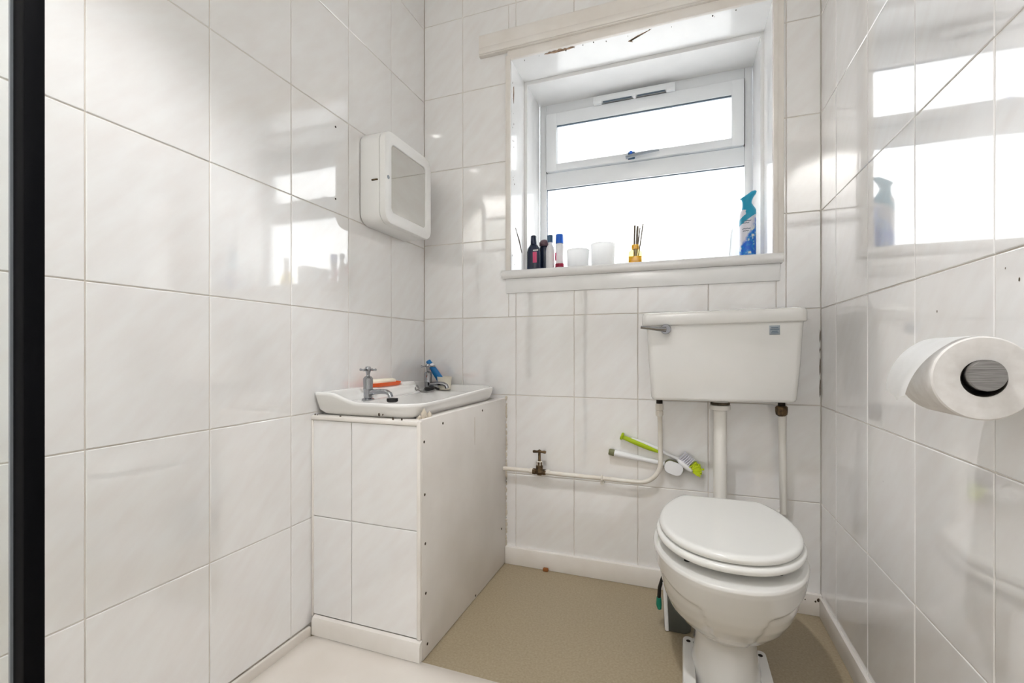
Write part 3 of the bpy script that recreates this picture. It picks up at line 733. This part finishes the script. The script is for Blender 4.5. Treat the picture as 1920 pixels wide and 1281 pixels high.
for j in range(NV + 1):
    v = j / NV; y = RY0 + .003 + (RY1 - RY0 - .005) * v; row = []
    for i in range(NU + 1):
        u = i / NU
        if u < .5:
            a = math.radians(62 + (128 - 62) * u / .5); r_ = .0556 + .0025 * sstep(.1, .5, u)
            p = Vector((RX + r_ * math.cos(a), y, RZ + r_ * math.sin(a)))
        else:
            a = math.radians(128); p0 = Vector((RX + .0581 * math.cos(a), y, RZ + .0581 * math.sin(a)))
            s_ = (u - .5) / .5; ll = .086 + .006 * math.sin(v * 5)
            ang = math.radians(128 + 90) + (.50 + .12 * v) * s_ * .8
            p = p0 + Vector((math.cos(ang), 0, math.sin(ang))) * ll * s_
            p += Vector((-.8, 0, .6)) * (.0035 * math.sin(v * 7 + 1) * s_ + .004 * s_ * (1 - v))
        row.append(b.verts.new(p))
    grid.append(row)
for j in range(NV):
    for i in range(NU): b.faces.new((grid[j][i], grid[j][i + 1], grid[j + 1][i + 1], grid[j + 1][i]))
bmesh.ops.solidify(b, geom=b.faces[:], thickness=.0007)
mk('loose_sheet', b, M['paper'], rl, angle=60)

# ================================================================== things on the window sill
SZ = 1.2302
def bottle(name, x, y, prof, m, label, cat, sx=1, sy=1, cap=None, capm=None, group='toiletries on the window sill'):
    t = empty(name, (x, y, SZ), label, cat, group)
    mk('body', lathe(prof, (x, y, SZ), 28, sx=sx, sy=sy), m, t, angle=50)
    if cap: mk('cap', lathe(cap, (x, y, SZ), 24), capm, t, angle=40)
    return t
t = bottle('shampoo_bottle', .487, .10, [(.024, 0), (.029, .003), (.030, .02), (.030, .095), (.026, .112), (.015, .128), (.012, .130)], M['navy'], 'navy bottle with a pink label, leftmost on the window sill', 'bottle', 1, .62,
           [(.013, .129), (.0135, .132), (.0125, .164), (.011, .166)], M['navy'])
mk('label', box(.489, .507, .0805, .083, SZ + .045, SZ + .092, .001), M['pink'], t)
mk('printed_line', box(.490, .513, .0815, .083, SZ + .097, SZ + .101), M['whiteplas'], t, False)
t = bottle('shower_gel_bottle', .522, .150, [(.024, 0), (.027, .003), (.027, .09), (.025, .118), (.020, .128)], M['navy'], 'dark bottle with a domed plum cap behind the navy bottle', 'bottle', 1, .7,
           [(.020, .127), (.023, .130), (.0235, .142), (.020, .150), (.012, .156), (.001, .158)], M['plum'])
t = bottle('lotion_bottle', .558, .115, [(.017, 0), (.019, .003), (.019, .095), (.017, .112), (.010, .124), (.008, .126)], M['whiteplas'], 'white bottle with a grey blue cap between the dark and the pink bottles', 'bottle', 1, .7,
           [(.0115, .134), (.012, .136), (.012, .163), (.011, .165)], M['greyblue'])
mk('neck', lathe([(.009, .124), (.009, .136)], (.558, .115, SZ), 16), M['whiteplas'], t)
t = bottle('deodorant_bottle', .602, .105, [(.0175, 0), (.0185, .003), (.0185, .012), (.0165, .02), (.0155, .06), (.0165, .1), (.0165, .120), (.014, .124)], M['milky'], 'clear bottle with a bright blue cap and crimson base', 'bottle', 1, .8,
           [(.0165, .124), (.017, .127), (.016, .160), (.0145, .163)], M['brightblue'])
mk('base_band', lathe([(.0187, .022), (.0187, .037)], (.602, .105, SZ), 24, sy=.8), M['crimson'], t)
mk('tinted_side', box(.5845, .590, .093, .117, SZ + .05, SZ + .085, .002), M['pink'], t)
def tub(x, y, r, h, label):
    t = mk('white_tub', lathe([(.001, 0), (r * .86, 0), (r * .92, .003), (r, h * .9), (r * 1.02, h - .002), (r * 1.0, h), (r * .97, h - .003)], (x, y, SZ), 36, cap=False), M['milky'], angle=40)
    return tag(t, label, 'tub', 'white tubs on the window sill')
tub(.683, .10, .047, .088, 'shorter white plastic tub beside the clear bottle on the sill')
tub(.785, .115, .050, .108, 'taller white plastic tub nearest the reed diffuser on the sill')
rdv = empty('reed_diffuser', (.918, .10, SZ), 'reed diffuser with amber oil and grey sticks in mid window sill', 'reed diffuser')
def jr(w, z):
    w *= 1.16; return [(.918 + u, .10 + v, SZ + z) for u, v in rrect(w, w, w * .22, 4)]
mk('jar', loft([jr(.044, .0), jr(.050, .004), jr(.050, .058), jr(.044, .068), jr(.026, .074), jr(.024, .092), jr(.020, .092), jr(.022, .072), jr(.042, .06), jr(.044, .006)]), M['jar'], rdv)
mk('oil', loft([jr(.043, .0065), jr(.0435, .042)]), M['amber'], rdv)
mk('neck_ring', lathe([(.0135, .074), (.0145, .076), (.0145, .090), (.0125, .092)], (.918, .10, SZ), 20, cap=False), M['amber'], rdv)
for dx, dy, tx, ty, hh in ((-.006, 0, -.004, .004, .172), (0, .004, .006, .01, .170), (.004, -.004, .012, -.01, .164), (.006, .003, .030, .006, .176), (-.003, -.003, .000, -.008, .168), (.002, 0, .018, .004, .160)):
    mk('reed', tube([(.918 + dx, .10 + dy, SZ + .01), (.918 + (dx + tx) / 2, .10 + (dy + ty) / 2, SZ + .09), (.918 + tx, .10 + ty, SZ + hh)], .0026, 6), M['reed'], rdv)
# clear crumpled packet behind the air freshener
pk = nb(); rd = random.Random(11); rings = []
for z, w in ((.001, .07), (.04, .066), (.08, .056), (.12, .05), (.15, .036)):
    rings.append([(1.302 + u + rd.uniform(-.004, .004), .20 + v * .5 + rd.uniform(-.003, .003), SZ + z) for u, v in rrect(w, w, w * .3, 3)])
tag(mk('plastic_packet', loft(rings), M['film'], angle=20), 'clear crumpled plastic packet behind the blue air freshener', 'packet')

# air freshener
AX, AY = 1.325, .10
af = empty('air_freshener', (AX, AY, SZ), 'teal and blue air freshener spray can at the right end of the sill', 'spray can')
cm = mat('printed_can', (230, 232, 238), .3)
bsd = cm.node_tree.nodes['Principled BSDF']
tc = nn(cm, 'ShaderNodeTexCoord'); sx_ = nn(cm, 'ShaderNodeSeparateXYZ'); ln(cm, tc, 'Object', sx_, 0)
ns = nn(cm, 'ShaderNodeTexNoise'); ns.inputs['Scale'].default_value = 38; ns.inputs['Detail'].default_value = 3; ln(cm, tc, 'Object', ns, 'Vector')
m1 = nn(cm, 'ShaderNodeMath', operation='MULTIPLY_ADD'); m1.inputs[1].default_value = 1.8; ln(cm, sx_, 'X', m1, 0)     # blue climbs on the right
mz = nn(cm, 'ShaderNodeMath', operation='MULTIPLY'); mz.inputs[1].default_value = -1.0; ln(cm, sx_, 'Z', mz, 0); ln(cm, mz, 0, m1, 2)
m2 = nn(cm, 'ShaderNodeMath', operation='MULTIPLY_ADD'); m2.inputs[1].default_value = .09; ln(cm, ns, 'Fac', m2, 0); ln(cm, m1, 0, m2, 2)
rp = nn(cm, 'ShaderNodeMapRange'); rp.inputs['From Min'].default_value = -.06; rp.inputs['From Max'].default_value = -.035; ln(cm, m2, 0, rp, 'Value')
ns2 = nn(cm, 'ShaderNodeTexNoise'); ns2.inputs['Scale'].default_value = 60; ln(cm, tc, 'Object', ns2, 'Vector')
cr = nn(cm, 'ShaderNodeValToRGB'); E_ = cr.color_ramp.elements
E_[0].position = .42; E_[0].color = lin((6, 96, 206)); E_[1].position = .66; E_[1].color = lin((222, 226, 214))
e3 = E_.new(.56); e3.color = lin((20, 136, 206))
ln(cm, ns2, 'Fac', cr, 'Fac')
mxc = nn(cm, 'ShaderNodeMix', data_type='RGBA'); mxc.inputs[6].default_value = lin((214, 214, 224))
ln(cm, rp, 0, mxc, 0); ln(cm, cr, 'Color', mxc, 7); ln(cm, mxc, 2, bsd, 'Base Color')
mk('can', lathe([(.026, 0), (.0285, .002), (.0285, .155), (.0275, .170), (.024, .184), (.016, .196)], (AX, AY, SZ), 32), cm, af, angle=40)
for k, (z, w, x) in enumerate(((.143, .030, -.003), (.1355, .022, -.006), (.114, .028, -.004), (.106, .02, -.006))):
    pts = []
    for q in range(6):
        a = -PI / 2 - .12 + (x + w * (q / 5 - .5)) / .0286; pts.append((AX + .0287 * math.cos(a), AY + .0287 * math.sin(a), SZ + z + (.001 if q % 2 else -.001)))
    mk('printed_line', tube(pts, .0014, 6), M['gasket'], af)
hr = []
def hs(cx, rx, ry, z, sl): return [(AX + cx + rx * math.cos(k * PI / 12), AY + ry * math.sin(k * PI / 12), SZ + z + sl * math.cos(k * PI / 12)) for k in range(24)]
for cx, rx, ry, z, sl in ((0, .0292, .0292, .150, .022), (0, .0290, .0290, .168, .018), (-.001, .025, .025, .184, .013), (-.001, .020, .020, .196, .008), (-.002, .0165, .016, .209, .004), (-.002, .0165, .0155, .220, .002), (-.001, .020, .0155, .231, .003), (.001, .0265, .015, .239, .007), (.002, .0285, .013, .243, .012), (.002, .025, .010, .2475, .013), (.002, .012, .004, .250, .009)):
    hr.append(hs(cx, rx, ry, z, sl))
mk('spray_head', loft(hr), M['teal'], af, angle=60)

# ================================================================== recessed ceiling downlight above the view, added fill lamp behind it
def downlight(x, y, watts, cone, tilt, label):
    t = empty('downlight', (x, y, H), label, 'downlight', 'ceiling downlights')
    mk('trim_ring', lathe([(.034, H - .0005), (.046, H - .0005), (.047, H - .004), (.040, H - .007), (.034, H - .004)], (x, y, 0), 28, cap=False), M['chrome'], t)
    mk('lamp_face', lathe([(.034, H - .001), (.033, H - .002), (.001, H - .002)], (x, y, 0), 24), mat('lit_lamp_face', (255, 255, 255), .4, emis=((255, 252, 246), 12.0)), t)
    l = bpy.data.lights.new('downlight_beam', 'SPOT'); l.energy = watts; l.spot_size = math.radians(cone); l.spot_blend = .35; l.shadow_soft_size = .03; l.color = (.985, .992, 1.0)
    o = bpy.data.objects.new('downlight_beam', l); COL.objects.link(o); o.parent = t; o.location = (0, 0, -.035); o.rotation_euler = (tilt, 0, 0)
    return t
downlight(.74, -1.42, DOWNLIGHT_W, 82, 0, 'chrome ringed downlight in the middle of the ceiling')
downlight(.76, -2.15, REAR_FILL_W, 100, -.62, 'added fill downlight with a chrome ring in the ceiling near the door')  # added lamp, washes the unseen front wall so it bounces fill
